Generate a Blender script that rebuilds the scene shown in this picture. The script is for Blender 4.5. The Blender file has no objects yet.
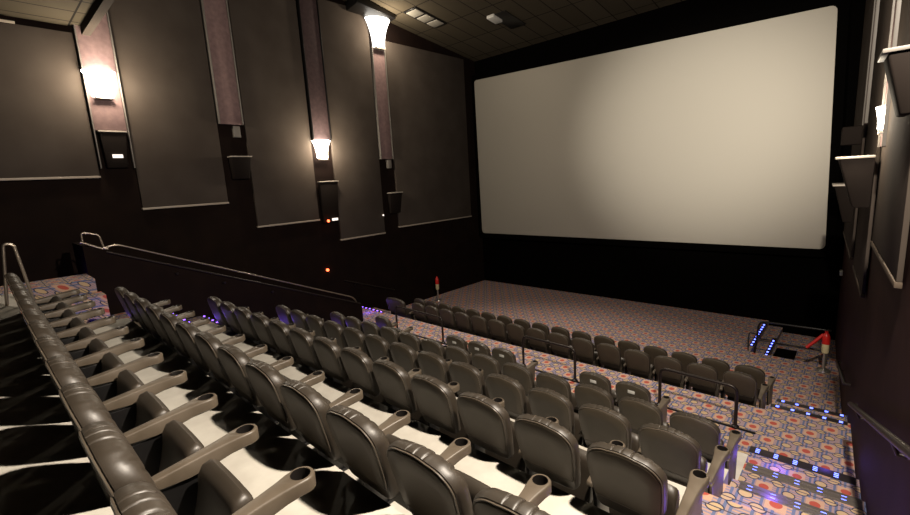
import bpy, bmesh, math, random
from mathutils import Vector, Matrix
random.seed(7)
C = bpy.context.scene.collection
PI = math.pi
LIFT = 4.8            # everything is laid out with the camera at height 0, then lifted so the front floor is z = 0

# ------------------------------------------------------------------ helpers
ORI = {}
def new_bm(): return bmesh.new()

def box(bm, x0, x1, y0, y1, z0, z1, bev=0.0, seg=2):
    vs = [bm.verts.new(p) for p in ((x0,y0,z0),(x1,y0,z0),(x1,y1,z0),(x0,y1,z0),(x0,y0,z1),(x1,y0,z1),(x1,y1,z1),(x0,y1,z1))]
    fs = [bm.faces.new([vs[i] for i in f]) for f in ((3,2,1,0),(4,5,6,7),(0,1,5,4),(1,2,6,5),(2,3,7,6),(3,0,4,7))]
    if bev > 0:
        es = list({e for f in fs for e in f.edges})
        bmesh.ops.bevel(bm, geom=es, offset=bev, segments=seg, affect='EDGES', profile=0.5)
    return vs

def hexa(bm, p, bev=0.0):
    """eight points: four below (anticlockwise), four above"""
    vs = [bm.verts.new(q) for q in p]
    fs = [bm.faces.new([vs[i] for i in f]) for f in ((3,2,1,0),(4,5,6,7),(0,1,5,4),(1,2,6,5),(2,3,7,6),(3,0,4,7))]
    if bev > 0:
        es = list({e for f in fs for e in f.edges})
        bmesh.ops.bevel(bm, geom=es, offset=bev, segments=2, affect='EDGES', profile=0.5)

def tube(bm, pts, r, n=10, closed=False, cap=True):
    pts = [Vector(p) for p in pts]
    m = len(pts); rings = []
    for i, p in enumerate(pts):
        a = pts[(i-1) % m] if (closed or i > 0) else p
        b = pts[(i+1) % m] if (closed or i < m-1) else p
        t = (b-a).normalized()
        up = Vector((0,0,1)) if abs(t.z) < .9 else Vector((1,0,0))
        if i and not (abs(t.z) >= .9) == (abs(rings_t.z) >= .9) : pass
        s = t.cross(up).normalized() if i == 0 else (prev_s - t*prev_s.dot(t)).normalized()
        u = t.cross(s)
        prev_s = s; rings_t = t
        rings.append([bm.verts.new(p + s*math.cos(2*PI*k/n)*r + u*math.sin(2*PI*k/n)*r) for k in range(n)])
    rng = range(m if closed else m-1)
    for i in rng:
        A, B = rings[i], rings[(i+1) % m]
        off = 0
        if closed and i == m-1:
            off = min(range(n), key=lambda o: (B[o].co-A[0].co).length)
        for k in range(n):
            bm.faces.new((A[k], A[(k+1)%n], B[(k+1+off)%n], B[(k+off)%n]))
    if cap and not closed:
        bm.faces.new(rings[0][::-1]); bm.faces.new(rings[-1])

def rounded_path(pts, r, n=5):
    out = [Vector(pts[0])]
    for i in range(1, len(pts)-1):
        p = Vector(pts[i]); a = Vector(pts[i-1])-p; b = Vector(pts[i+1])-p
        rr = min(r, a.length*.45, b.length*.45)
        p0 = p + a.normalized()*rr; p2 = p + b.normalized()*rr
        for k in range(n+1):
            t = k/n
            out.append(p0*(1-t)**2 + p*2*t*(1-t) + p2*t*t)
    out.append(Vector(pts[-1]))
    return out

def lathe(bm, prof, cx, cy, n=24, arc=(0, 2*PI)):
    rings = []
    full = abs(arc[1]-arc[0]-2*PI) < 1e-6
    m = n if full else n+1
    for r, z in prof:
        rings.append([bm.verts.new((cx+r*math.cos(arc[0]+(arc[1]-arc[0])*k/n), cy+r*math.sin(arc[0]+(arc[1]-arc[0])*k/n), z)) for k in range(m)])
    for A, B in zip(rings, rings[1:]):
        for k in range(m if full else m-1):
            bm.faces.new((A[k], A[(k+1)%m], B[(k+1)%m], B[k]))
    return rings

def obj(name, bm, mat, parent=None, at=None, smooth=True, angle=40):
    """link the mesh as one object; vertices are given in scene coordinates"""
    bmesh.ops.recalc_face_normals(bm, faces=bm.faces)
    if parent is not None: at = ORI[parent.name]
    elif at is None:
        xs = [v.co.x for v in bm.verts]; ys = [v.co.y for v in bm.verts]; zs = [v.co.z for v in bm.verts]
        at = ((min(xs)+max(xs))/2, (min(ys)+max(ys))/2, min(zs))
    at = Vector(at)
    for v in bm.verts: v.co -= at
    me = bpy.data.meshes.new(name); bm.to_mesh(me); bm.free()
    if smooth:
        for p in me.polygons: p.use_smooth = True
        try: me.set_sharp_from_angle(angle=math.radians(angle))
        except Exception: pass
    me.materials.append(mat)
    o = bpy.data.objects.new(name, me); C.objects.link(o)
    if parent is not None: o.parent = parent
    else: o.location = at
    ORI[o.name] = at
    return o

def thing(name, label, cat, at, group=None):
    o = bpy.data.objects.new(name, None); C.objects.link(o)
    o.empty_display_size = .1
    o.location = at; ORI[o.name] = Vector(at)
    return tag(o, label, cat, group)

def tag(o, label, cat, group=None):
    o['label'] = label; o['category'] = cat
    if group: o['group'] = group
    return o

def struct(o):
    o['kind'] = 'structure'; return o

# ------------------------------------------------------------------ materials
def mat(name, col, rough=.6, metal=0.0, noise=None, bump=None, spec=None, coat=0, sheen=0):
    m = bpy.data.materials.new(name); m.use_nodes = True
    nt = m.node_tree; b = nt.nodes['Principled BSDF']
    b.inputs['Base Color'].default_value = (*col, 1)
    b.inputs['Roughness'].default_value = rough
    b.inputs['Metallic'].default_value = metal
    if spec is not None: b.inputs['Specular IOR Level'].default_value = spec
    if coat: b.inputs['Coat Weight'].default_value = coat
    tc = nt.nodes.new('ShaderNodeTexCoord')
    if noise:
        sc, col2, det = noise
        n = nt.nodes.new('ShaderNodeTexNoise'); n.inputs['Scale'].default_value = sc; n.inputs['Detail'].default_value = det
        nt.links.new(tc.outputs['Object'], n.inputs['Vector'])
        r = nt.nodes.new('ShaderNodeValToRGB')
        r.color_ramp.elements[0].position = .35; r.color_ramp.elements[0].color = (*col, 1)
        r.color_ramp.elements[1].position = .68; r.color_ramp.elements[1].color = (*col2, 1)
        nt.links.new(n.outputs['Fac'], r.inputs['Fac']); nt.links.new(r.outputs['Color'], b.inputs['Base Color'])
    if bump:
        sc, st, dist = bump
        n = nt.nodes.new('ShaderNodeTexNoise'); n.inputs['Scale'].default_value = sc; n.inputs['Detail'].default_value = 4
        nt.links.new(tc.outputs['Object'], n.inputs['Vector'])
        bp = nt.nodes.new('ShaderNodeBump'); bp.inputs['Strength'].default_value = st; bp.inputs['Distance'].default_value = dist
        nt.links.new(n.outputs['Fac'], bp.inputs['Height']); nt.links.new(bp.outputs['Normal'], b.inputs['Normal'])
    return m

def emit(name, col, s):
    m = bpy.data.materials.new(name); m.use_nodes = True
    nt = m.node_tree; nt.nodes.clear()
    e = nt.nodes.new('ShaderNodeEmission'); e.inputs['Color'].default_value = (*col, 1); e.inputs['Strength'].default_value = s
    o = nt.nodes.new('ShaderNodeOutputMaterial'); nt.links.new(e.outputs[0], o.inputs[0])
    return m

M = {}
M['leather'] = mat('brown_black_leather', (.032,.024,.016), .48, noise=(3, (.048,.036,.025), 3), bump=(90, .12, .002), spec=.75)
M['shell'] = mat('back_shell_vinyl', (.058,.044,.028), .52, noise=(4, (.072,.055,.036), 3), bump=(160, .08, .001))
M['piping'] = mat('piping_vinyl', (.12,.095,.07), .35)
M['arm'] = mat('arm_plastic', (.10,.076,.052), .42, noise=(6, (.14,.11,.08), 2), bump=(120, .08, .001))
M['cup'] = mat('cup_insert_plastic', (.012,.010,.009), .3)
M['black_metal'] = mat('black_metal', (.012,.011,.011), .35, .3)
M['rail'] = mat('dark_rail_metal', (.035,.028,.025), .4, .7)
M['bright_rail'] = mat('brushed_rail_metal', (.42,.36,.30), .3, .9)
M['concrete'] = mat('cream_painted_concrete', (.62,.57,.49), .55, noise=(5, (.74,.69,.60), 5), bump=(30, .1, .003))
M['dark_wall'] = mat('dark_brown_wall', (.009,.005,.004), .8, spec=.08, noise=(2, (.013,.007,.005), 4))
M['wine_wall'] = mat('dark_wine_wall', (.024,.009,.007), .7, spec=.12, noise=(3, (.032,.013,.011), 4))
M['black_wall'] = mat('black_felt', (.0015,.0012,.001), .95, spec=.03)
M['panel'] = mat('grey_brown_acoustic_fabric', (.072,.056,.045), .95, spec=.1, noise=(1.2, (.088,.070,.057), 5), bump=(220, .2, .002))
M['shaded_trim'] = mat('shaded_panel_trim', (.10,.075,.055), .6, spec=.2)  # panel trim again, its dimness on the right wall put into the colour
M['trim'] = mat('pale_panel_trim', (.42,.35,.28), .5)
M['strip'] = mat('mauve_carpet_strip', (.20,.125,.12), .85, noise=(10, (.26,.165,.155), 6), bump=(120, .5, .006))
M['shaded_strip'] = mat('shaded_mauve_carpet_strip', (.05,.028,.028), .85, noise=(10, (.07,.04,.04), 6), bump=(120, .5, .006))  # same mauve carpet, shade of the unlit strip painted into the colour
M['speaker'] = mat('speaker_black_cloth', (.014,.010,.008), .8, spec=.1, bump=(260, .3, .002))
M['speaker_top'] = mat('speaker_cabinet', (.10,.085,.07), .5)
M['grey_box'] = mat('grey_enamel', (.18,.16,.14), .5)
M['white'] = mat('white_enamel', (.75,.72,.66), .4)
M['red'] = mat('red_enamel', (.65,.02,.015), .35)
M['cream'] = mat('cream_label', (.75,.62,.36), .5)
M['ledge'] = mat('ledge_metal', (.55,.48,.40), .4)
M['silver'] = mat('silver_metal', (.5,.47,.43), .3, .8)
M['nosing'] = mat('ribbed_step_nosing', (.24,.21,.19), .4, .6)
M['dark_nosing'] = mat('dark_led_nosing', (.035,.028,.03), .45, .3)
M['vent'] = mat('vent_enamel', (.34,.31,.26), .5)
M['led'] = emit('blue_led', (.12,.16,1.0), 7)
M['led_violet'] = emit('violet_led', (.25,.10,1.0), 10)
M['lamp'] = emit('glowing_lamp_glass', (1.0,.90,.74), 30)
M['lamp_dim'] = emit('glowing_shade_glass', (1.0,.93,.82), 5)
M['ind_red'] = emit('red_indicator', (1.0,.12,.04), 6)
M['ind_white'] = emit('white_indicator', (1.0,.85,.75), 1.6)

def screen_material():
    m = mat('matte_silver_screen', (.46,.42,.355), .5)
    b = m.node_tree.nodes['Principled BSDF']
    b.inputs['Metallic'].default_value = .35
    b.inputs['Roughness'].default_value = .58
    return m
M['screen'] = screen_material()

def ceiling_material():
    m = bpy.data.materials.new('ceiling_tiles'); m.use_nodes = True
    nt = m.node_tree; b = nt.nodes['Principled BSDF']; b.inputs['Roughness'].default_value = .9; b.inputs['Specular IOR Level'].default_value = .1
    tc = nt.nodes.new('ShaderNodeTexCoord'); mp = nt.nodes.new('ShaderNodeMapping')
    nt.links.new(tc.outputs['Object'], mp.inputs['Vector'])
    br = nt.nodes.new('ShaderNodeTexBrick'); br.offset = 0; br.squash = 1
    br.inputs['Color1'].default_value = (.075,.06,.04,1); br.inputs['Color2'].default_value = (.09,.073,.05,1)
    br.inputs['Mortar'].default_value = (.015,.012,.009,1)
    br.inputs['Scale'].default_value = 1; br.inputs['Mortar Size'].default_value = .018
    br.inputs['Brick Width'].default_value = .68; br.inputs['Row Height'].default_value = 1.5
    mp.inputs['Location'].default_value = (12.15, -.04, 0)
    nt.links.new(mp.outputs['Vector'], br.inputs['Vector'])
    nt.links.new(br.outputs['Color'], b.inputs['Base Color'])
    return m
M['ceiling'] = ceiling_material()

def carpet_material():
    """red ovals, yellow half ovals and blue-grey / pink stripe blocks, in brick order"""
    m = bpy.data.materials.new('patterned_cinema_carpet'); m.use_nodes = True
    nt = m.node_tree; N = nt.nodes; L = nt.links
    b = N['Principled BSDF']; b.inputs['Roughness'].default_value = .9
    def val(x):
        n = N.new('ShaderNodeValue'); n.outputs[0].default_value = x; return n.outputs[0]
    def mt(op, a, c=None, d=None):
        n = N.new('ShaderNodeMath'); n.operation = op
        for i, q in enumerate((a, c, d)):
            if q is None: continue
            if isinstance(q, (int, float)): n.inputs[i].default_value = q
            else: L.new(q, n.inputs[i])
        return n.outputs[0]
    def mix(f, a, c):
        n = N.new('ShaderNodeMix'); n.data_type = 'RGBA'
        L.new(f, n.inputs['Factor'])
        for nm, q in (('A', a), ('B', c)):
            s = [i for i in n.inputs if i.name == nm and i.type == 'RGBA'][0]
            if isinstance(q, tuple): s.default_value = (*q, 1)
            else: L.new(q, s)
        return [o for o in n.outputs if o.type == 'RGBA'][0]
    g = N.new('ShaderNodeNewGeometry'); sp = N.new('ShaderNodeSeparateXYZ'); L.new(g.outputs['Position'], sp.inputs[0])
    x = mt('SUBTRACT', sp.outputs['X'], sp.outputs['Z']); y = mt('ADD', sp.outputs['Y'], sp.outputs['Z'])
    def cell(px, py, ox, oy):
        v = mt('DIVIDE', mt('ADD', y, oy), py); row = mt('FLOOR', v)
        u = mt('ADD', mt('DIVIDE', mt('ADD', x, ox), px), mt('MULTIPLY', row, .5))
        fu = mt('SUBTRACT', mt('FRACT', u), .5); fv = mt('SUBTRACT', mt('FRACT', v), .5)
        return fu, fv
    def oval(fu, fv, a, c, cu=0.0, cv=0.0):
        du = mt('DIVIDE', mt('SUBTRACT', fu, cu), a); dv = mt('DIVIDE', mt('SUBTRACT', fv, cv), c)
        d = mt('ADD', mt('MULTIPLY', du, du), mt('MULTIPLY', dv, dv))
        return mt('LESS_THAN', d, 1.0)
    def rect(fu, fv, a, c, cu=0.0, cv=0.0):
        return mt('MULTIPLY', mt('LESS_THAN', mt('ABSOLUTE', mt('SUBTRACT', fu, cu)), a), mt('LESS_THAN', mt('ABSOLUTE', mt('SUBTRACT', fv, cv)), c))
    fu, fv = cell(.45, .28, .0, 50.27)
    # base stripes: blue-grey, lilac, brick pink
    wv = mt('SINE', mt('MULTIPLY', x, 2*PI/.045)); wh = mt('SINE', mt('MULTIPLY', y, 2*PI/.04))
    blocks = mt('GREATER_THAN', mt('SINE', mt('MULTIPLY', x, 2*PI/.225)), 0.0)
    c1 = mix(mt('GREATER_THAN', wv, .1), (.13,.16,.30), (.40,.27,.28))
    c2 = mix(mt('GREATER_THAN', wh, .1), (.26,.24,.35), (.55,.31,.23))
    col = mix(blocks, c1, c2)
    # pink / orange block round each red oval
    col = mix(rect(fu, fv, .17, .33), col, (.60,.36,.24))
    col = mix(oval(fu, fv, .105, .19), col, (.48,.07,.04))
    # dark edged yellow ovals between
    for cu, cv in ((.5, .0), (-.5, .0), (.27, -.5), (.27, .5), (-.27, .5), (-.27, -.5)):
        col = mix(oval(fu, fv, .135, .23, cu, cv), col, (.035,.035,.08))
        hi = oval(fu, fv, .112, .175, cu, cv)
        col = mix(hi, col, (.58,.40,.22))
    # dark thin cross lines
    col = mix(mt('GREATER_THAN', mt('ABSOLUTE', fv), .475), col, (.07,.06,.09))
    n = N.new('ShaderNodeTexNoise'); n.inputs['Scale'].default_value = 160; n.inputs['Detail'].default_value = 3
    L.new(g.outputs['Position'], n.inputs['Vector'])
    hs = N.new('ShaderNodeHueSaturation'); hs.inputs['Saturation'].default_value = .95
    L.new(col, hs.inputs['Color']); L.new(mt('ADD', mt('MULTIPLY', n.outputs['Fac'], .5), .75), hs.inputs['Value'])
    L.new(hs.outputs['Color'], b.inputs['Base Color'])
    bp = N.new('ShaderNodeBump'); bp.inputs['Strength'].default_value = .3; bp.inputs['Distance'].default_value = .003
    L.new(n.outputs['Fac'], bp.inputs['Height']); L.new(bp.outputs['Normal'], b.inputs['Normal'])
    return m
M['carpet'] = carpet_material()

# ------------------------------------------------------------------ the room
def wx(y): return .576 - .058*y             # the right wall runs slightly askew
LX = -13.1
YB, YF = -4.2, 15.95
BASE = -5.6

tiers = [(-4.2, .2, -1.38), (.2, 1.35, -1.83), (1.35, 2.54, -2.25), (2.54, 3.72, -2.69), (3.72, 4.9, -3.15), (4.9, 6.08, -3.61)]
bm = new_bm()
for y0, y1, z in tiers: box(bm, -9.9 if z == -1.38 else -8.35, -.84, y0, y1, BASE, z)
struct(obj('floor_concrete_tiers', bm, M['concrete'], smooth=False))

bm = new_bm()
box(bm, LX, -.93, 6.08, 8.3, BASE, -4.02)                    # cross walkway
box(bm, LX, -.93, 8.3, 9.46, BASE, -4.49)                    # level of the second row
box(bm, LX, -1.9, 9.46, YF, BASE, -4.8)
box(bm, -1.9, .4, 9.7, 12.95, BASE, -4.8)
box(bm, -1.9, -.93, 9.46, 9.7, BASE, -4.8)
box(bm, -1.9, -1.55, 12.95, YF, BASE, -4.95)                 # steps down to the exit by the screen
box(bm, -1.55, .4, 12.95, YF, BASE, -5.1)
struct(obj('floor_front_carpet', bm, M['carpet'], smooth=False))

redge = [(-4.2, -1.38, .5), (.5, -1.6, 1.0), (1.0, -1.83, 1.5), (1.5, -2.04, 2.05), (2.05, -2.25, 2.6), (2.6, -2.47, 3.2), (3.2, -2.69, 3.75), (3.75, -2.92, 4.3), (4.3, -3.15, 4.5),
         (4.5, -3.38, 5.12), (5.12, -3.60, 5.87), (5.87, -3.81, 6.64), (6.64, -4.02, 8.55), (8.55, -4.26, 9.32), (9.32, -4.5, 9.7)]
bm = new_bm()
for y0, z, y1 in redge:
    e = -.84 if y1 < 6 else -.93
    hexa(bm, [(e,y0,BASE),(wx(y0)+.1,y0,BASE),(wx(y1)+.1,y1,BASE),(e,y1,BASE),(e,y0,z),(wx(y0)+.1,y0,z),(wx(y1)+.1,y1,z),(e,y1,z)])
struct(obj('floor_right_aisle_steps', bm, M['carpet'], smooth=False))

bm = new_bm()
ledge_left = []
for i, (y0, y1, z) in enumerate(tiers):
    if i == 0:
        box(bm, -9.45, -8.35, y0, y1, BASE, z-.001); ledge_left.append((y1, z)); continue
    mid = (y0+y1)/2; z2 = z - .22
    box(bm, -10.8, -8.35, y0, mid, BASE, z); box(bm, -10.8, -8.35, mid, y1, BASE, z2)
    ledge_left += [(mid, z), (y1, z2)]
# landing beside the near end of the left aisle, two risers up from the aisle
box(bm, -10.8, -9.9, -1.5, 1.25, BASE, -1.36)
box(bm, -9.9, -9.45, -1.0, 1.3, BASE, -1.6)

struct(obj('floor_left_aisle_steps', bm, M['carpet'], smooth=False))

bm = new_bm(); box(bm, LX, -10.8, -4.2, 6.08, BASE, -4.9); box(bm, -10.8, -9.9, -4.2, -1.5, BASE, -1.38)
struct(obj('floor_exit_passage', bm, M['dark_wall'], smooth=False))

bm = new_bm(); box(bm, LX-.2, LX, YB, YF+.2, BASE, 7.4)
struct(obj('wall_left', bm, M['dark_wall'], smooth=False))
bm = new_bm()
hexa(bm, [(wx(YB),YB,BASE),(wx(YB)+.25,YB,BASE),(wx(YF)+.25,YF+.2,BASE),(wx(YF),YF+.2,BASE),(wx(YB),YB,7.4),(wx(YB)+.25,YB,7.4),(wx(YF)+.25,YF+.2,7.4),(wx(YF),YF+.2,7.4)])
struct(obj('wall_right', bm, M['wine_wall'], smooth=False))
bm = new_bm(); box(bm, LX-.2, .9, YF, YF+.2, BASE, 7.4)
struct(obj('wall_screen', bm, M['black_wall'], smooth=False))
bm = new_bm(); box(bm, LX-.2, 1.2, YB-.2, YB, BASE, 7.4)
struct(obj('wall_back', bm, M['dark_wall'], smooth=False))
bm = new_bm(); box(bm, LX-.1, 1.1, YB, 2.25, 3.78, 3.98)
struct(obj('ceiling_low_back', bm, M['ceiling'], smooth=False))
bm = new_bm(); box(bm, LX-.1, 1.1, 2.25, 2.4, 3.6, 7.2)
struct(obj('trim_ceiling_step', bm, M['panel'], smooth=False))
def cz(y): return 5.1 + (15.6-y)*.14
bm = new_bm()
y0, y1 = 2.4, YF
hexa(bm, [(LX-.1,y0,cz(y0)),(1.1,y0,cz(y0)),(1.1,y1,cz(y1)),(LX-.1,y1,cz(y1)),(LX-.1,y0,cz(y0)+.2),(1.1,y0,cz(y0)+.2),(1.1,y1,cz(y1)+.2),(LX-.1,y1,cz(y1)+.2)])
struct(obj('ceiling', bm, M['ceiling'], smooth=False, at=(0,11,cz(11))))

# ------------------------------------------------------------------ cinema screen
sc = thing('cinema_screen', 'huge blank off-white projection screen with rounded corners on the black end wall', 'screen', (-6.9, 15.8, -2.5))
def screen_outline(grow=0.0):
    co = [(-12.93-grow, -2.49-grow), (-.72+grow, -2.47-grow), (-.90+grow, 3.84+grow), (-13.0-grow, 4.22+grow)]
    return co
def rounded_poly(co, r, n=6):
    out = []
    m = len(co)
    for i in range(m):
        p = Vector((*co[i],)); a = Vector((*co[i-1],))-p; b = Vector((*co[(i+1)%m],))-p
        p0 = p+a.normalized()*r; p2 = p+b.normalized()*r
        for k in range(n+1):
            t = k/n; out.append(p0*(1-t)**2+p*2*t*(1-t)+p2*t*t)
    return out
bm = new_bm()
pts = rounded_poly(screen_outline(), .16)
A = [bm.verts.new((p.x, 15.74, p.y)) for p in pts]; B = [bm.verts.new((p.x, 15.78, p.y)) for p in pts]
bm.faces.new(A); bm.faces.new(B[::-1])
for i in range(len(A)): bm.faces.new((A[i], A[(i+1)%len(A)], B[(i+1)%len(A)], B[i]))
obj('screen_surface', bm, M['screen'], sc, smooth=False)
bm = new_bm()
o1 = rounded_poly(screen_outline(.0), .16); o2 = rounded_poly(screen_outline(.22), .3)
n = len(o1); R1 = [bm.verts.new((p.x,15.70,p.y)) for p in o1]; R2 = [bm.verts.new((p.x,15.70,p.y)) for p in o2]
R3 = [bm.verts.new((p.x,15.9,p.y)) for p in o2]; R4 = [bm.verts.new((p.x,15.9,p.y)) for p in o1]
for i in range(n):
    j = (i+1) % n
    for P, Q in ((R1,R2),(R2,R3),(R3,R4),(R4,R1)): bm.faces.new((P[i],P[j],Q[j],Q[i]))
obj('masking_frame', bm, M['black_wall'], sc, smooth=False)

# ------------------------------------------------------------------ wall panels, strips, sconces, speakers
def W(side, s, z, d):
    d += .012
    return (LX+d, s, z) if side == 'L' else (wx(s)-d, s, z)
def wbox(bm, side, s0, s1, z0, z1, d0, d1, bev=0, z0b=None):
    z0b = z0 if z0b is None else z0b
    p = [W(side,s0,z0,d0), W(side,s1,z0b,d0), W(side,s1,z0b,d1), W(side,s0,z0,d1), W(side,s0,z1,d0), W(side,s1,z1,d0), W(side,s1,z1,d1), W(side,s0,z1,d1)]
    hexa(bm, p, bev)

panels = [
 ('L', -2.0, 2.10, .50, 3.62, 'grey-brown fabric wall panel at the far left edge, left of the first bright lamp'),
 ('L', 2.82, 4.82, -.30, 6.6, 'grey-brown fabric wall panel between the first bright lamp and the tall mauve strip'),
 ('L', 5.56, 7.55, -1.06, 6.2, 'grey-brown fabric wall panel between the tall mauve strip and the second bright lamp'),
 ('L', 8.30, 10.18, -1.82, 5.8, 'grey-brown fabric wall panel left of the flared white lamp shade'),
 ('L', 10.90, 15.1, -1.68, 5.0, 'dark fabric wall panel between the flared white lamp and the screen'),
 ('R', 2.5, 4.55, -.3, 6.5, 'right wall fabric panel nearest the camera at the frame edge'),
 ('R', 5.02, 7.45, -1.08, 6.2, 'pale-edged fabric panel on the right wall, near side of the bright lamp'),
 ('R', 8.10, 10.3, -1.92, 5.8, 'fabric panel on the right wall just beyond the bright lamp and speaker'),
 ('R', 11.3, 15.3, -1.95, 5.0, 'fabric panel on the right wall farthest from the camera beside the screen'),
]
for side, s0, s1, z0, z1, lab in panels:
    at = W(side, (s0+s1)/2, z0, 0)
    t = thing('acoustic_panel', lab, 'wall panel', at, 'fabric panels on the side walls')
    bm = new_bm(); wbox(bm, side, s0, s1, z0+.05, z1, .0, .09 if side == 'L' else .04, .008); obj('fabric_face', bm, M['panel'], t)
    bm = new_bm(); wbox(bm, side, s0-.015, s1+.015, z0, z0+.05, .0, .10 if side == 'L' else .05, .004); obj('bottom_trim', bm, M['trim' if side == 'L' else 'shaded_trim'], t)
    if side == 'L' and s0 < 0:
        bm = new_bm(); wbox(bm, side, s0, s1-.9, z1, z1+.045, .0, .12, .006); obj('top_trim', bm, M['trim'], t)

def flared_shade(side, s, z0, z1, w0, w1, d0, d1, base=.135):
    """a half-bowl sconce shade that widens upwards in a curve; closed shell against the wall"""
    bm = new_bm(); n = 14; rows = 9; rings = []
    for i in range(rows+1):
        t = i/rows; k = t**2.2
        w = w0+(w1-w0)*k; d = d0+(d1-d0)*k; z = z0+(z1-z0)*t
        rings.append([bm.verts.new(W(side, s+w*math.cos(PI*j/n), z, base+d*math.sin(PI*j/n))) for j in range(n+1)])
    for A, B in zip(rings, rings[1:]):
        for j in range(n): bm.faces.new((A[j],A[j+1],B[j+1],B[j]))
        bm.faces.new((A[n],A[0],B[0],B[n]))
    bm.faces.new(rings[0]); bm.faces.new(rings[-1])
    return bm

def strip(side, s0, s1, z0, z1, m, lab, edge=True):
    t = thing('carpeted_wall_strip', lab, 'wall strip', W(side,(s0+s1)/2,z0,0), 'vertical strips between the wall panels')
    bm = new_bm(); wbox(bm, side, s0+.03, s1-.03, z0, z1, 0, .13 if side == 'L' else .055, .01); obj('carpet_face', bm, M[m], t)
    if edge:
        for a in (s0, s1-.025):
            bm = new_bm(); wbox(bm, side, a, a+.025, z0-(.85 if s0 == 2.13 else 0), z1, 0, .17 if side == 'L' else .075, .004); obj('edge_trim', bm, M['grey_box'] if m == 'strip' else M['black_metal'], t)
    return t

def sconce(side, s, z0, z1, w0, w1, d0, d1, m, lab, power, col=(1,.86,.66)):
    t = thing('wall_sconce', lab, 'lamp', W(side, s, z0, 0), 'sconces along the side walls')
    base = .135 if side == 'L' else .062
    obj('glass_shade', flared_shade(side, s, z0, z1, w0, w1, d0, d1, base), M[m], t)
    bm = new_bm(); wbox(bm, side, s-w0*.8, s+w0*.8, z0-.06, z0, base-.003, base+d0*.8, .004); obj('mounting_plate', bm, M['ledge'], t)
    if power:
        l = bpy.data.lights.new('sconce_light', 'POINT'); l.energy = power; l.color = col; l.shadow_soft_size = .12
        o = bpy.data.objects.new('sconce_light', l); C.objects.link(o)
        o.location = W(side, s, (z0+z1)/2, d1+.35)

def speaker_box(side, s0, s1, z0, z1, d, lab, ledge=True):
    t = thing('surround_speaker', lab, 'speaker', W(side,(s0+s1)/2,z0,0), 'surround speakers on the side walls')
    bm = new_bm()
    e = .095
    p = [W(side,s0+.03,z0,e), W(side,s1-.03,z0,e), W(side,s1-.06,z0,d*.6), W(side,s0+.06,z0,d*.6), W(side,s0,z1,e), W(side,s1,z1,e), W(side,s1,z1,d), W(side,s0,z1,d)]
    hexa(bm, p, .015); obj('cabinet', bm, M['speaker'], t)
    if ledge:
        bm = new_bm(); wbox(bm, side, s0-.02, s1+.02, z1, z1+.03, e, d+.03, .005); obj('top_plate', bm, M['ledge' if ledge is True else ledge], t)
    return t

# left wall, from the near side to the screen
strip('L', 2.13, 2.80, 1.56, 6.9, 'strip', 'mauve carpet strip glowing under the brightest lamp at the left of the photo')
sconce('L', 2.42, 2.30, 2.84, .20, .31, .22, .32, 'lamp', 'dazzling white sconce on the mauve strip at the far left of the wall', 120)
speaker_box('L', 2.22, 2.72, .72, 1.52, .22, 'dark wall speaker with small pale plate under the brightest left lamp')
bm = new_bm(); wbox(bm, 'L', 2.38, 2.58, .94, 1.02, .22, .235, .004)
tag(obj('small_wall_sign', bm, M['ind_white']), 'small pale lit sign plate on the dark speaker under the brightest lamp', 'sign')
strip('L', 4.86, 5.50, 1.84, 6.6, 'strip', 'tall pale mauve carpet strip reaching the top of the photo, left of the second lamp')
speaker_box('L', 4.98, 5.52, .36, .95, .30, 'grey-brown wall speaker box under the tall pale mauve strip')
bm = new_bm(); wbox(bm, 'L', 5.22, 5.40, 1.5, 1.80, 0, .12, .01)
tag(obj('small_grey_bracket', bm, M['grey_box']), 'small grey bracket under the tall pale mauve strip', 'bracket')
strip('L', 7.60, 8.26, 1.5, 6.3, 'shaded_strip', 'shaded mauve carpet strip above the second bright lamp on the left wall')
sconce('L', 7.86, .92, 1.46, .18, .31, .16, .28, 'lamp', 'bright white sconce at mid wall, second along the left wall', 120)
speaker_box('L', 7.62, 8.28, -1.15, .16, .24, 'tall dark wall speaker with lit top plate under the second bright lamp')
bm = new_bm(); wbox(bm, 'L', 7.92, 8.14, -1.16+.06, -1.02, .24, .25, .004)
tag(obj('small_wall_sign', bm, M['ind_white']), 'small pale plate beside the red dot below the second bright lamp', 'sign')
bm = new_bm(); bmesh.ops.create_uvsphere(bm, u_segments=10, v_segments=6, radius=.045, matrix=Matrix.Translation(W('L',7.78,-1.09,.24)))
tag(obj('red_indicator_lamp', bm, M['ind_red']), 'red indicator dot on the speaker below the second bright lamp', 'indicator lamp')
bm = new_bm(); bmesh.ops.create_uvsphere(bm, u_segments=10, v_segments=6, radius=.05, matrix=Matrix.Translation(W('L',7.68,-2.73,.03)))
tag(obj('red_indicator_lamp', bm, M['ind_red']), 'red indicator dot low on the dark wall above the hand rail', 'indicator lamp')
bm = new_bm(); bmesh.ops.create_uvsphere(bm, u_segments=8, v_segments=6, radius=.03, matrix=Matrix.Translation(W('L',10.13,-1.13,.12)))
tag(obj('white_indicator_lamp', bm, M['ind_white']), 'tiny white indicator dot on the panel left of the flared lamp speaker', 'indicator lamp')
strip('L', 10.22, 10.80, .88, 4.68, 'strip', 'mauve carpet strip hanging below the flared white lamp shade')
sconce('L', 10.52, 4.68, 5.58, .25, .50, .2, .42, 'lamp_dim', 'flared white glass shade glowing high on the wall beside the ceiling', 120)
speaker_box('L', 10.42, 11.0, -1.1, -.36, .26, 'dark wall speaker with lit top plate below the flared lamp strip')
bm = new_bm(); wbox(bm, 'L', 10.55, 10.72, .55, .86, 0, .12, .01)
tag(obj('small_grey_bracket', bm, M['grey_box']), 'small grey bracket at the foot of the strip below the flared lamp', 'bracket')

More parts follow.
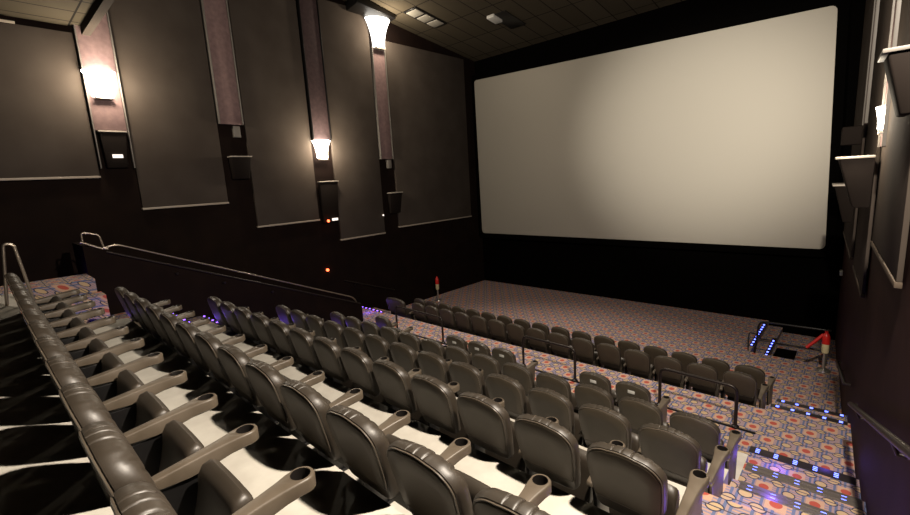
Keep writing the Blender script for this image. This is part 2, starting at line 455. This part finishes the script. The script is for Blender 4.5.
# right wall, mirrored set
strip('R', 7.0, 7.52, .1, 6.0, 'strip', 'pale carpet strip behind the bright lamp on the right wall')
sconce('R', 7.2, .30, .54, .10, .15, .05, .08, 'lamp', 'small dazzling lamp on the right wall beside the screen', 60)
speaker_box('R', 7.3, 7.95, -.62, -.02, .42, 'large black speaker with lit top plate under the right wall lamp')
speaker_box('R', 10.5, 11.15, -1.15, -.50, .38, 'smaller black wall speaker between the right lamp speaker and the screen')
strip('R', 10.45, 11.1, .55, 5.6, 'strip', 'narrow tall strip on the right wall nearest the screen')
speaker_box('R', 4.62, 5.0, .28, .72, .26, 'dark hooded speaker high at the right edge of the photo', 'grey_box')
bm = new_bm(); wbox(bm, 'R', 10.1, 10.35, .2, .5, .1, .36, .02)
tag(obj('small_wall_speaker', bm, M['speaker']), 'small grey box high on the right wall left of the lamp', 'speaker')
bm = new_bm(); wbox(bm, 'R', 14.6, 14.8, -2.95, -2.83, .0, .06, .01)
tag(obj('white_wall_switch', bm, M['white']), 'tiny white switch plate low on the right wall beside the screen', 'switch')

# hand rails on the walls
def wall_rail(side, s0, z0, s1, z1, r, mname, lab):
    t = thing('wall_handrail', lab, 'handrail', W(side,(s0+s1)/2,min(z0,z1),0))
    bm = new_bm(); tube(bm, [W(side,s0,z0,.02), W(side,s0,z0,.09), W(side,s1,z1,.09), W(side,s1,z1,.02)], r); obj('rail', bm, M[mname], t)
    for k in (.2, .8):
        s = s0+(s1-s0)*k; z = z0+(z1-z0)*k
        bm = new_bm(); tube(bm, [W(side,s,z-.1,.0), W(side,s,z-.1,.06), W(side,s,z-.02,.09)], r*.5); obj('bracket', bm, M[mname], t)
wall_rail('R', 7.2, -3.12, 3.0, -1.52, .03, 'rail', 'brown sloping handrail on the right wall above the lit steps')
wall_rail('R', 11.3, -4.05, 8.6, -3.42, .025, 'rail', 'short dark handrail on the right wall beyond the steps')
wall_rail('L', 8.25, -3.2, 10.4, -4.02, .02, 'rail', 'faint dark handrail low on the far left wall')

# ------------------------------------------------------------------ ceiling fittings
def ceil_box(bm, x0, x1, y0, y1, t, bev=0.01):
    hexa(bm, [(x0,y0,cz(y0)-t),(x1,y0,cz(y0)-t),(x1,y1,cz(y1)-t),(x0,y1,cz(y1)-t),(x0,y0,cz(y0)),(x1,y0,cz(y0)),(x1,y1,cz(y1)),(x0,y1,cz(y1))], bev)
t = thing('ceiling_vent', 'pale slatted air vent in the ceiling right of the flared lamp', 'vent', (-11.85,11.8,cz(11.8)))
bm = new_bm(); ceil_box(bm, -12.1, -11.5, 11.05, 12.55, .03); obj('vent_frame', bm, M['black_metal'], t)
for k in range(3):
    bm = new_bm(); ceil_box(bm, -12.05, -11.55, 11.12+k*.48, 11.5+k*.48, .05); obj('louvre', bm, M['vent'], t)
bm = new_bm(); ceil_box(bm, -9.95, -9.3, 13.05, 14.3, .025)
tag(obj('dark_ceiling_tile', bm, M['black_metal'], at=(-9.6,13.6,cz(13.6)-.03)), 'black square opening tile in the ceiling beside a white fitting', 'ceiling tile')
bm = new_bm(); ceil_box(bm, -10.05, -9.75, 13.0, 13.5, .10)
tag(obj('ceiling_detector', bm, M['white'], at=(-9.9,13.3,cz(13.3)-.1)), 'small white fitting on the ceiling above the screen corner', 'detector')
t = thing('ceiling_speaker', 'black wedge-shaped box under the ceiling above the flared lamp', 'speaker', (-12.5,10.4,cz(10.4)))
bm = new_bm(); hexa(bm, [(-12.95,9.3,5.62),(-12.3,9.3,5.70),(-12.45,11.0,5.60),(-12.95,11.0,5.56),(-12.95,9.3,5.95),(-12.3,9.3,5.95),(-12.45,11.0,5.72),(-12.95,11.0,5.72)], .03)
obj('cabinet', bm, M['black_metal'], t)
bm = new_bm(); hexa(bm, [(-12.9,9.3,cz(9.3)-.1),(-12.8,9.3,cz(9.3)-.1),(-12.8,9.4,cz(9.3)-.1),(-12.9,9.4,cz(9.3)-.1),(-12.9,9.3,cz(9.3)),(-12.8,9.3,cz(9.3)),(-12.8,9.4,cz(9.3)),(-12.9,9.4,cz(9.3))])
obj('hanger', bm, M['silver'], t)

# ------------------------------------------------------------------ partition and rails on the left
t = thing('aisle_partition', 'low dark sloping partition wall beside the left aisle', 'partition', (-10.8, 4.4, -4.0))
bm = new_bm()
p = [(-10.9,1.28,BASE),(-10.8,1.28,BASE),(-10.8,7.36,BASE),(-10.9,7.36,BASE),(-10.9,1.28,-.83),(-10.8,1.28,-.83),(-10.8,7.36,-3.46),(-10.9,7.36,-3.46)]
hexa(bm, p); obj('sloping_side', bm, M['dark_wall'], t, smooth=False)
bm = new_bm(); box(bm, -12.1, -10.9, 1.28, 1.40, BASE, -.84); obj('end_wall', bm, M['dark_wall'], t, smooth=False)
bm = new_bm(); tube(bm, rounded_path([(-10.85,1.26,-.76),(-10.85,1.54,-.92),(-10.85,1.66,-.95)], .05), .025); obj('cap_rail', bm, M['bright_rail'], t)
bm = new_bm(); tube(bm, [(-10.78,1.62,-1.0),(-10.78,7.3,-3.45)], .022); obj('lower_rail', bm, M['rail'], t)
bm = new_bm(); tube(bm, rounded_path([(-10.84,1.56,-.93),(-10.84,1.80,-.88),(-10.9,7.15,-3.24),(-10.9,7.3,-3.5)], .12), .018); obj('upper_rail', bm, M['bright_rail'], t)
bm = new_bm(); tube(bm, rounded_path([(-10.85,1.30,-.80),(-10.85,1.30,-.585),(-10.85,1.56,-.66),(-10.85,1.60,-.92)], .06), .018); obj('rail_loop', bm, M['bright_rail'], t)
for k in (.2, .36, .55):
    y = 1.6+5.7*k; z = -1.0-2.45*k-.14
    bm = new_bm(); lathe(bm, [(.001,z-.04),(.035,z-.04),(.04,z),(.001,z)], -10.775, y, 12); obj('wall_light', bm, M['rail'], t)
bm = new_bm(); tube(bm, rounded_path([(-8.7,.10,-1.38),(-8.7,.2,-.52),(-8.7,.30,-.54),(-8.7,.42,-1.83)], .1), .02)
tag(obj('stair_grab_rail', bm, M['bright_rail']), 'thin curved metal grab rail at the left end of the nearest seat row', 'handrail')

# three hoop rails along the walkway
for x0, x1, lab in ((-9.3,-7.52,'dark metal hoop guard rail on the walkway, leftmost of the three hoops'),
                    (-5.12,-3.92,'dark metal hoop guard rail on the walkway, middle of the three hoops'),
                    (-2.34,-1.22,'dark metal hoop guard rail nearest the right aisle, beside the lit steps')):
    t = thing('guard_rail', lab, 'guard rail', ((x0+x1)/2, 7.42, -4.02), 'hoop rails along the walkway')
    bm = new_bm(); tube(bm, rounded_path([(x0,7.42,-4.02),(x0,7.42,-3.33),(x1,7.42,-3.35),(x1,7.42,-4.02)], .12), .026); obj('hoop', bm, M['rail'], t)
    for x in (x0, x1):
        bm = new_bm(); lathe(bm, [(.001,-4.02),(.055,-4.02),(.055,-3.99),(.03,-3.97),(.001,-3.97)], x, 7.42, 14); obj('base_flange', bm, M['black_metal'], t)
bm = new_bm(); box(bm, -10.7, -.95, 7.38, 7.42, -4.02, -4.0, .004)
tag(obj('floor_edge_strip', bm, M['black_metal']), 'thin dark metal strip across the walkway carpet below the hoop rails', 'floor strip')

# front right exit rail
t = thing('exit_guard_rail', 'dark metal guard rail around the exit steps at the front right', 'guard rail', (-1.1, 12.9, -4.8))
bm = new_bm(); tube(bm, rounded_path([(-1.8,12.95,-4.8),(-1.74,12.95,-3.95),(-.35,12.95,-3.93)], .14), .024); obj('top_rail', bm, M['black_metal'], t)
bm = new_bm(); tube(bm, [(-1.76,12.95,-4.45),(-.35,12.95,-4.43)], .016); obj('middle_rail', bm, M['black_metal'], t)
bm = new_bm(); tube(bm, rounded_path([(-1.95,13.0,-4.8),(-2.0,13.3,-4.4),(-1.8,12.97,-4.3)], .1), .014); obj('foot_brace', bm, M['black_metal'], t)
bm = new_bm(); box(bm, -1.5, -1.05, 13.1, 14.4, -5.1, -5.07, .005)
tag(obj('exit_floor_mat', bm, M['black_wall']), 'dark square mat behind the exit guard rail at the front right', 'mat')

# ------------------------------------------------------------------ lit step edges
LED = {}
def led_edge(x0, x1, y, z, lab, rows=3, step=.2, width=.12, led='led', strips=True, dash=.055, dark=True, grp='lit step edges'):
    t = thing('step_nosing', lab, 'step edge', ((x0+x1)/2, y, z), grp)
    bm = new_bm(); box(bm, x0, x1, y-width, y+.012, z-.03, z+.008, .004); obj('nosing_plate', bm, M['dark_nosing'] if dark else M['nosing'], t)
    bm = new_bm(); dash *= .8; k = 0; x = x0+.07
    while x < x1-.04:
        for r in range(rows):
            yy = y-width+.02+(width-.035)*((r+.5)/rows)
            key = (dash, led)
            if key not in LED:
                b_ = new_bm(); box(b_, 0, dash, -.0045, .0045, .006, .013)
                me = bpy.data.meshes.new('led_light'); b_.to_mesh(me); b_.free(); me.materials.append(M[led]); LED[key] = me
            o = bpy.data.objects.new('led_light', LED[key]); C.objects.link(o); o.parent = t
            o.location = Vector((x, yy, z))-ORI[t.name]
        x += step
    bm.free()
    if strips:
        for r in range(2):
            yy = y-width*.75+r*width*.5
            bm = new_bm(); box(bm, x0, x1, yy-.014, yy+.014, z+.007, z+.0125, .002); obj('grip_strip', bm, M['nosing'], t)
names = {6.64:'wide dark step edge with blue lights at the foot of the right aisle steps',
         8.55:'blue-lit step edge on the right where the walkway drops towards the screen',
         9.32:'blue-lit step edge on the right farthest towards the screen',
         5.87:'metal step edge with blue lights, second up from the right aisle foot',
         5.12:'metal step edge with blue lights, third up from the right aisle foot',
         4.5:'metal step edge with blue lights, fourth up from the right aisle foot'}
for y0, z, y1 in redge:
    if y1 in (6.64,): led_edge(-.90, wx(y1)-.02, y1, z, names[y1], 3, .2, .15, strips=False)
    elif y1 in (8.55, 9.32): led_edge(-.91, wx(y1)-.02, y1, z, names[y1], 2, .2, .10, strips=False)
    elif y1 in (5.87, 5.12, 4.5): led_edge(-.76 if y1 == 5.12 else -.82, wx(y1)-.02, y1, z, names[y1], 2, .2, .16, dark=False)
ordl = ['nearest the camera', 'second from the camera', 'third from the camera', 'fourth from the camera', 'fifth from the camera', 'sixth from the camera', 'seventh from the camera', 'eighth from the camera', 'ninth from the camera', 'tenth from the camera', 'farthest down']
for i, (y, z) in enumerate(ledge_left):
    if i in (0,): continue
    led_edge(-10.75, -8.4, y, z, 'violet-lit step edge in the left aisle beside the seat rows, ' + ordl[i-1], 2, .26, .08, 'led_violet', False, .05)
led_edge(LX+.1, -10.98, 8.3, -4.02, 'violet-lit step edge at the left end of the walkway below the partition', 2, .2, .08, 'led_violet', False, .07)
# light strips at the exit steps by the screen: they run towards the screen
for x, y0, y1, z, lab in ((-1.9, 13.4, 15.6, -4.8, 'left one of two blue-lit step edges behind the exit guard rail'), (-1.55, 13.0, 14.8, -4.95, 'right one of two blue-lit step edges behind the exit guard rail')):
    t = thing('step_nosing', lab, 'step edge', (x, (y0+y1)/2, z), 'lit step edges at the exit')
    bm = new_bm(); box(bm, x-.10, x, y0, y1, z-.02, z+.01, .004); obj('nosing_plate', bm, M['dark_nosing'], t)
    y = y0+.05
    while y < y1-.1:
        bm = new_bm(); box(bm, x-.07, x-.03, y, y+.07, z+.008, z+.016); obj('led_light', bm, M['led'], t, smooth=False); y += .24

# ------------------------------------------------------------------ red canisters
def canister(x, y, h, lab, hose):
    t = thing('fire_extinguisher', lab, 'extinguisher', (x, y, -4.8))
    bm = new_bm(); lathe(bm, [(.001,-4.8),(.14,-4.8),(.13,-4.77),(.035,-4.75),(.03,-4.8+h*.45),(.001,-4.8+h*.45)], x, y, 16); obj('stand', bm, M['silver'], t)
    z = -4.8+h*.45
    bm = new_bm(); lathe(bm, [(.001,z),(.06,z+.01),(.07,z+.04),(.07,z+h*.24),(.001,z+h*.24)], x, y, 18); obj('label_band', bm, M['cream'], t)
    z2 = z+h*.24
    bm = new_bm(); lathe(bm, [(.001,z2),(.075,z2),(.075,z2+h*.17),(.055,z2+h*.24),(.03,z2+h*.27),(.03,z2+h*.31),(.001,z2+h*.31)], x, y, 18); obj('red_body', bm, M['red'], t)
    if hose:
        bm = new_bm(); tube(bm, [(x-.05,y,z2+h*.22),(x-.2,y-.05,z2+.02),(x-.33,y-.1,z2-h*.14)], .035); obj('hose', bm, M['red'], t)
canister(-12.5, 12.2, 1.0, 'red-topped canister on a slim silver stand at the front left floor corner', False)
canister(-.42, 12.6, .95, 'red and white canister with slanted red hose beside the right wall', True)

# ------------------------------------------------------------------ the seats
HW, TOP, BOT = .242, 1.0, .46
def back_outline():
    """outline points (x, z) round the backrest, anticlockwise from bottom left"""
    pts = []
    wb = HW-.03; rt = .15; rb = .05
    for k in range(5):
        a = PI+PI/2*k/4; pts.append((-wb+rb+rb*math.cos(a), BOT+rb+rb*math.sin(a)))
    for k in range(1, 6): pts.append((-wb+rb+(2*wb-2*rb)*k/6, BOT))
    for k in range(5):
        a = -PI/2+PI/2*k/4; pts.append((wb-rb+rb*math.cos(a), BOT+rb+rb*math.sin(a)))
    z0, z1 = BOT+rb, TOP-rt
    for k in range(1, 8):
        t = k/8; pts.append((wb+(HW-wb)*math.sin(t*PI/2), z0+(z1-z0)*t))
    for k in range(16):
        a = PI/2*k/15; pts.append((HW-rt+rt*math.cos(a), TOP-rt+rt*.82*math.sin(a)+.0))
    for k in range(1, 60):
        t = k/60; x = (HW-rt)*(1-2*t); pts.append((x, TOP-rt*.18+.012*(1-(2*t-1)**2)))
    for k in range(16):
        a = PI/2+PI/2*k/15; pts.append((-HW+rt+rt*math.cos(a), TOP-rt+rt*.82*math.sin(a)))
    for k in range(1, 8):
        t = 1-k/8; pts.append((-(wb+(HW-wb)*math.sin(t*PI/2)), z0+(z1-z0)*t))
    return pts
def lean(y, z): return y + (TOP-z)*.24
def back_cushion():
    bm = new_bm(); o = back_outline(); cx, czz = 0, .67
    rings = []
    for y, s, g in ((.0,.965,0),(.004,1.0,.3),(.022,1.022,1),(.05,1.025,1),(.075,1.0,1),(.094,.94,1),(.105,.82,1),(.107,.62,.8),(.10,.35,.3)):
        r = []
        for x, z in o:
            X, Z = cx+(x-cx)*s, czz+(z-czz)*s
            if y > .03 and z < .6: pass
            up = max(0, min(1, (Z-.72)/.14))
            ch = abs(math.sin(PI*(X/(2*HW)*8)))
            gr = (1-ch)**4*.020*g*up if abs(X) < HW*.93 else 0
            top = max(0, min(1, (z-.93)/.05))
            Z2 = Z-gr*top*.45; Y2 = y-gr*(1 if y > .07 else 0)
            # lumbar hollow in the lower face
            if y > .09: Y2 -= .02*math.sin(max(0, min(1, (Z-.42)/.3))*PI)
            r.append(bm.verts.new((X, lean(Y2, Z2), Z2)))
        rings.append(r)
    n = len(o)
    for A, B in zip(rings, rings[1:]):
        for i in range(n): bm.faces.new((A[i],A[(i+1)%n],B[(i+1)%n],B[i]))
    bm.faces.new(rings[0]); bm.faces.new(rings[-1])
    return bm
def back_shell():
    bm = new_bm(); o = [(x, max(z, .555)) for x, z in back_outline()]; rings = []
    for y, s in ((.004,.955),(-.008,.95),(-.014,.93),(-.016,.6)):
        rings.append([bm.verts.new((x*s, lean(y, .67+(z-.67)*s), .67+(z-.67)*s)) for x, z in o])
    n = len(o)
    for A, B in zip(rings, rings[1:]):
        for i in range(n): bm.faces.new((A[i],A[(i+1)%n],B[(i+1)%n],B[i]))
    bm.faces.new(rings[-1])
    return bm
def back_piping():
    bm = new_bm(); o = [(x, max(z, .55)) for x, z in back_outline()]; s = .968
    tube(bm, [(x*s, lean(-.004, .67+(z-.67)*s), .67+(z-.67)*s) for x, z in o][::2], .0055, 6, closed=True)
    return bm
def seat_cushion():
    """tipped-up seat: a thick pad rising from the hinge to a rounded front roll"""
    bm = new_bm(); w = .215
    SHIFT = -.12
    prof = [(.45,.22),(.48,.20),(.51,.21),(.535,.27),(.555,.35),(.572,.42),(.592,.47),(.600,.52),(.590,.565),(.560,.588),(.522,.578),(.500,.54),(.492,.47),(.475,.38),(.455,.29)]
    prof = [(a+SHIFT, b_) for a, b_ in prof]
    xs = [-w,-w+.006,-w+.02,-w+.05]+[-.06,.0,.06]+[w-.05,w-.02,w-.006,w]
    sc_ = [.72,.88,.97,1.0,1.02,1.025,1.02,1.0,.97,.88,.72]
    cy = sum(p[0] for p in prof)/len(prof); cz_ = sum(p[1] for p in prof)/len(prof)
    rings = [[bm.verts.new((x, cy+(p[0]-cy)*(.9+.1*s), cz_+(p[1]-cz_)*s)) for p in prof] for x, s in zip(xs, sc_)]
    n = len(prof)
    for A, B in zip(rings, rings[1:]):
        for i in range(n): bm.faces.new((A[i],A[(i+1)%n],B[(i+1)%n],B[i]))
    bm.faces.new(rings[0]); bm.faces.new(rings[-1])
    return bm
def arm_mesh(x):
    """slim arm: one closed outline seen from above (straight rear, full round end) with a bored cup hole"""
    bm = new_bm(); CY, CR = .645, .060
    side = [(.17,.020),(.185,.027),(.25,.031),(.36,.034),(.47,.038),(.55,.046),(.598,.055)]
    n = 20
    out = [(w, y) for y, w in side] + [(CR*math.cos(PI*k/n), CY+CR*math.sin(PI*k/n)) for k in range(n+1)] + [(-w, y) for y, w in reversed(side)]
    def zt(y): return .555+.05*min(1, max(0, (y-.17)/.45))
    def zb(y):
        t = min(1, max(0, (y-.17)/.42)); return .513 - .03*math.sin(t*PI) + .022*t
    def ring(f, inset):
        r = []
        for i, (px, py) in enumerate(out):
            a = Vector(out[i-1]); c = Vector(out[(i+1)%len(out)]); t = (c-a).normalized(); nrm = Vector((t.y, -t.x))
            r.append(bm.verts.new((x+px-nrm.x*inset, py-nrm.y*inset, f(py))))
        return r
    R0 = ring(lambda y: zb(y), .012); R1 = ring(lambda y: zb(y)+.008, 0); R2 = ring(lambda y: zt(y)-.010, 0); R3 = ring(lambda y: zt(y)-.002, .005); R4 = ring(lambda y: zt(y), .010)
    m = len(out)
    for A, B in ((R0,R1),(R1,R2),(R2,R3),(R3,R4)):
        for i in range(m): bm.faces.new((A[i],A[(i+1)%m],B[(i+1)%m],B[i]))
    bm.faces.new(R0[::-1])
    # top face in two pieces: rear slab, then a ring round the bore
    hole = [bm.verts.new((x+.043*math.cos(2*PI*k/40), CY+.043*math.sin(2*PI*k/40), zt(CY))) for k in range(40)]
    ns = len(side)
    edge = R4[ns:ns+n+1]                    # front half circle, from +x round to -x
    for k in range(n): bm.faces.new((edge[k], edge[k+1], hole[k+1], hole[k]))
    # rear half: from -x back to +x along a chord at y = .60
    rl, rr = R4[ns+n+1], R4[ns-1]
    back_in = [hole[(20+k) % 40] for k in range(21)]
    chord = [rl] + [bm.verts.new((rl.co.x+(rr.co.x-rl.co.x)*k/20, 0.598, zt(.598))) for k in range(1, 20)] + [rr]
    for k in range(20): bm.faces.new((chord[k], chord[k+1], back_in[k+1], back_in[k]))
    bm.faces.new((edge[n], rl, hole[20])); bm.faces.new((rr, edge[0], hole[0]))
    for i in range(ns-1):
        a, b_ = R4[i], R4[i+1]; c, d = R4[m-1-i-1], R4[m-1-i]
        if i == ns-2: bm.faces.new([a, rr] + chord[::-1][1:-1] + [rl, d])
        else: bm.faces.new((a, b_, c, d))
    low = [bm.verts.new((v.co.x, v.co.y, .540)) for v in hole]
    for k in range(40): bm.faces.new((hole[k], hole[(k+1)%40], low[(k+1)%40], low[k]))
    return bm
def cup_mesh(x):
    bm = new_bm(); lathe(bm, [(.0425,.6055),(.040,.599),(.037,.547),(.033,.532),(.001,.530)], x, .645, 24); return bm
def stand_mesh(x):
    bm = new_bm()
    p = [(x-.016,.30,.02),(x+.016,.30,.02),(x+.016,.52,.02),(x-.016,.52,.02),(x-.016,.24,.485),(x+.016,.24,.485),(x+.016,.50,.485),(x-.016,.50,.485)]
    hexa(bm, p, .006); box(bm, x-.03, x+.03, .27, .56, 0, .025, .006)
    return bm
def end_panel_mesh(x):
    bm = new_bm()
    hexa(bm, [(x+.012,.20,.03),(x+.036,.20,.03),(x+.036,.56,.03),(x+.012,.56,.03),(x+.012,.15,.53),(x+.036,.15,.53),(x+.036,.60,.53),(x+.012,.60,.53)], .008)
    return bm
def mesh_of(name, bm, m):
    bmesh.ops.recalc_face_normals(bm, faces=bm.faces)
    me = bpy.data.meshes.new(name); bm.to_mesh(me); bm.free()
    for p in me.polygons: p.use_smooth = True
    me.set_sharp_from_angle(angle=math.radians(50)); me.materials.append(M[m]); return me
AX = .29
ME = {
 'backrest': mesh_of('backrest', back_cushion(), 'leather'), 'back_shell': mesh_of('back_shell', back_shell(), 'shell'), 'piping': mesh_of('piping', back_piping(), 'piping'),
 'seat': mesh_of('seat', seat_cushion(), 'leather'), 'armR': mesh_of('armrest', arm_mesh(AX), 'arm'), 'cupR': mesh_of('cup_holder', cup_mesh(AX), 'cup'),
 'legR': mesh_of('leg', stand_mesh(AX), 'black_metal'), 'armL': mesh_of('armrest_left', arm_mesh(-AX), 'arm'), 'cupL': mesh_of('cup_holder_left', cup_mesh(-AX), 'cup'),
 'legL': mesh_of('leg_left', stand_mesh(-AX), 'black_metal'), 'endR': mesh_of('end_panel', end_panel_mesh(AX), 'arm'), 'endL': mesh_of('end_panel_left', end_panel_mesh(-AX-.048), 'arm'),
}
bm = new_bm(); box(bm, -.05, .05, lean(-.022,.86), lean(-.016,.86)+.004, .835, .885, .002)
ME['tag'] = mesh_of('back_label', bm, 'white')
def part(name, key, parent):
    o = bpy.data.objects.new(name, ME[key]); C.objects.link(o); o.parent = parent; return o
def make_seat(left=False, right_end=False, tagged=False):
    r = bpy.data.objects.new('cinema_chair', None); C.objects.link(r); r.empty_display_size = .1
    b = part('backrest', 'backrest', r); part('back_shell', 'back_shell', b); part('piping', 'piping', b)
    if tagged:
        w = part('back_label', 'tag', b); w['label'] = 'small white label plate on the back shell'
    part('seat', 'seat', r)
    a = part('armrest', 'armR', r); part('cup_holder', 'cupR', a); part('leg', 'legR', r)
    if right_end: part('end_panel', 'endR', r)
    if left:
        a = part('armrest', 'armL', r); part('cup_holder', 'cupL', a); part('leg', 'legL', r); part('end_panel', 'endL', r)
    return r
def dup(root):
    r = root.copy(); C.objects.link(r)
    for ch in list(root.children):
        c = ch.copy(); C.objects.link(c); c.parent = r
        for g in ch.children:
            d = g.copy(); C.objects.link(d); d.parent = c
    return r
ORD = ['first','second','third','fourth','fifth','sixth','seventh','eighth','ninth','tenth','eleventh','twelfth']
protos = {}
def seat_of(kind):
    if kind not in protos:
        protos[kind] = make_seat(*kind); return protos[kind]
    return dup(protos[kind])
rows = [
 # name, X of first left corner, Y, top Z, slots, row phrase
 ('A', -8.02, .13, -.83, list(range(13)), 'the row nearest the camera'),
 ('B', -8.02, 1.21, -1.25, list(range(13)), 'the second row from the camera'),
 ('C', -8.10, 2.43, -1.69, list(range(13)), 'the third row from the camera'),
 ('D', -8.15, 3.61, -2.15, list(range(13)), 'the fourth row from the camera'),
 ('E', -8.24, 4.80, -2.61, list(range(13)), 'the fifth row from the camera'),
 ('F', -8.27, 5.97, -3.02, [0,4,5,6,9,10], 'the gapped row behind the hoop rails'),
 ('G', -9.69, 8.33, -3.49, list(range(15)), 'the second row from the screen'),
 ('H', -10.88, 9.48, -3.80, list(range(17)), 'the front row by the screen'),
]
PITCH = .58
seat_n = {}
for key, x0, y, zt, slots, phrase in rows:
    n = len(slots)
    for i, j in enumerate(slots):
        left = (i == 0) or (slots[i-1] != j-1)
        rend = (i == n-1) or (slots[i+1] != j+1)
        o = seat_of((left, rend, key == 'F' and j != 0))
        pitch = {'C': .577, 'D': .5755, 'E': .575}.get(key, PITCH)
        o.location = (x0 + j*pitch + {'A': .205, 'B': .155, 'C': .19, 'D': .165, 'E': .165, 'F': .19}.get(key, .215), y, zt-1.0)
        if i < n/2: pos = ORD[i] + ' from the left aisle'
        else: pos = ORD[n-1-i] + ' from the right aisle'
        pos = pos.replace('first from', 'end one at')
        look = 'leather cinema seat'
        if key == 'F' and j != 0: look = 'white-tagged seat'
        if key == 'F' and j == 0: look = 'violet-lit seat'
        tag(o, '%s, %s, in %s' % (look, pos, phrase), 'cinema seat', 'cinema seats in ' + phrase)

# the wide seat at the left end of the second row from the screen
def wide(me_key, sx, name):
    me = ME[me_key].copy(); me.name = name
    for v in me.vertices: v.co.x *= sx
    return me
r = thing('wide_cinema_chair', 'double-width dark leather seat at the left end of the second row from the screen', 'cinema seat', (-10.52, 8.33, -4.49))
b = bpy.data.objects.new('backrest', wide('backrest', 1.75, 'wide_backrest')); C.objects.link(b); b.parent = r
for k, nme in (('back_shell','back_shell'),('piping','piping')):
    o = bpy.data.objects.new(nme, wide(k, 1.75, 'wide_'+nme)); C.objects.link(o); o.parent = b
o = bpy.data.objects.new('seat', wide('seat', 1.8, 'wide_seat')); C.objects.link(o); o.parent = r
for sgn, ka, kc, kl in ((1,'armR','cupR','legR'), (-1,'armL','cupL','legL')):
    a = part('armrest', ka, r); a.location.x = sgn*.2; part('cup_holder', kc, a); l = part('leg', kl, r); l.location.x = sgn*.2

# ------------------------------------------------------------------ lights of the hall, with an added screen spot
def light(name, kind, loc, energy, col=(1,.84,.62), size=.1, **kw):
    l = bpy.data.lights.new(name, kind); l.energy = energy; l.color = col
    if kind in ('POINT', 'SPOT'): l.shadow_soft_size = size
    if kind == 'AREA': l.size = size
    for k, v in kw.items(): setattr(l, k, v)
    o = bpy.data.objects.new(name, l); C.objects.link(o); o.location = loc; return o
def aim(o, target):
    d = Vector(target)-Vector(o.location); o.rotation_euler = d.to_track_quat('-Z','Y').to_euler()
WARM = (1,.89,.75)
aim(light('added_screen_light', 'SPOT', (-4.5, -3.9, 3.2), 9500, (1,.93,.80), .2, spot_size=math.radians(28), spot_blend=1.0), (-4.0, 15.7, 1.2))  # unseen spot, added to brighten the middle of the screen
light('right_wall_lamp', 'POINT', (.10, 2.45, 2.6), 2050, WARM, .09)
aim(light('house_downlight', 'SPOT', (-6.5, 9.0, 5.9), 1900, WARM, .12, spot_size=math.radians(66), spot_blend=.8), (-6.0, 8.8, -4))
bpy.context.scene.cycles.diffuse_bounces = 0
# glow of the violet step lights at the row ends
for x, y, z, p in ((-.46,2.75,-2.35,3),(-.47,3.9,-2.8,3),(-.50,5.1,-3.25,3),(-.55,6.3,-3.7,2),
                   (-8.75,1.3,-1.95,2),(-8.75,2.5,-2.35,3),(-8.85,3.6,-2.85,3),(-8.85,4.8,-3.3,3),(-8.75,6.0,-3.7,3),(-11.4,8.0,-3.85,3),(-11.0,.9,-1.5,2)):
    if p: light('step_glow', 'POINT', (x, y, z), p, (.22,.10,1), .06)
light('step_glow', 'POINT', (-.1, 6.9, -3.7), 1.2, (.22,.12,1), .06)

w = bpy.data.worlds.new('hall_air'); bpy.context.scene.world = w; w.use_nodes = True
w.node_tree.nodes['Background'].inputs['Color'].default_value = (.02,.017,.013,1)
w.node_tree.nodes['Background'].inputs['Strength'].default_value = .3

# ------------------------------------------------------------------ camera
cam = bpy.data.cameras.new('camera'); co = bpy.data.objects.new('camera', cam); C.objects.link(co)
cam.sensor_width = 36; cam.lens = 441.96/910*36; cam.clip_start = .02; cam.clip_end = 100
yw, pt, rl = (math.radians(a) for a in (-43.136, 9.965, -3.276))
fwd = Vector((math.sin(yw)*math.cos(pt), math.cos(yw)*math.cos(pt), -math.sin(pt)))
right = Vector((math.cos(yw), -math.sin(yw), 0)); up = right.cross(fwd)
r2 = right*math.cos(rl)+up*math.sin(rl); u2 = -right*math.sin(rl)+up*math.cos(rl)
mt_ = Matrix((r2, u2, -fwd)).transposed().to_4x4()
co.matrix_world = mt_
bpy.context.scene.camera = co

for o in C.objects:
    if o.parent is None: o.location.z += LIFT

v = bpy.context.scene.view_settings
v.view_transform = 'Standard'; v.look = 'None'; v.exposure = 0.0; v.gamma = 1.0; v.use_curve_mapping = False
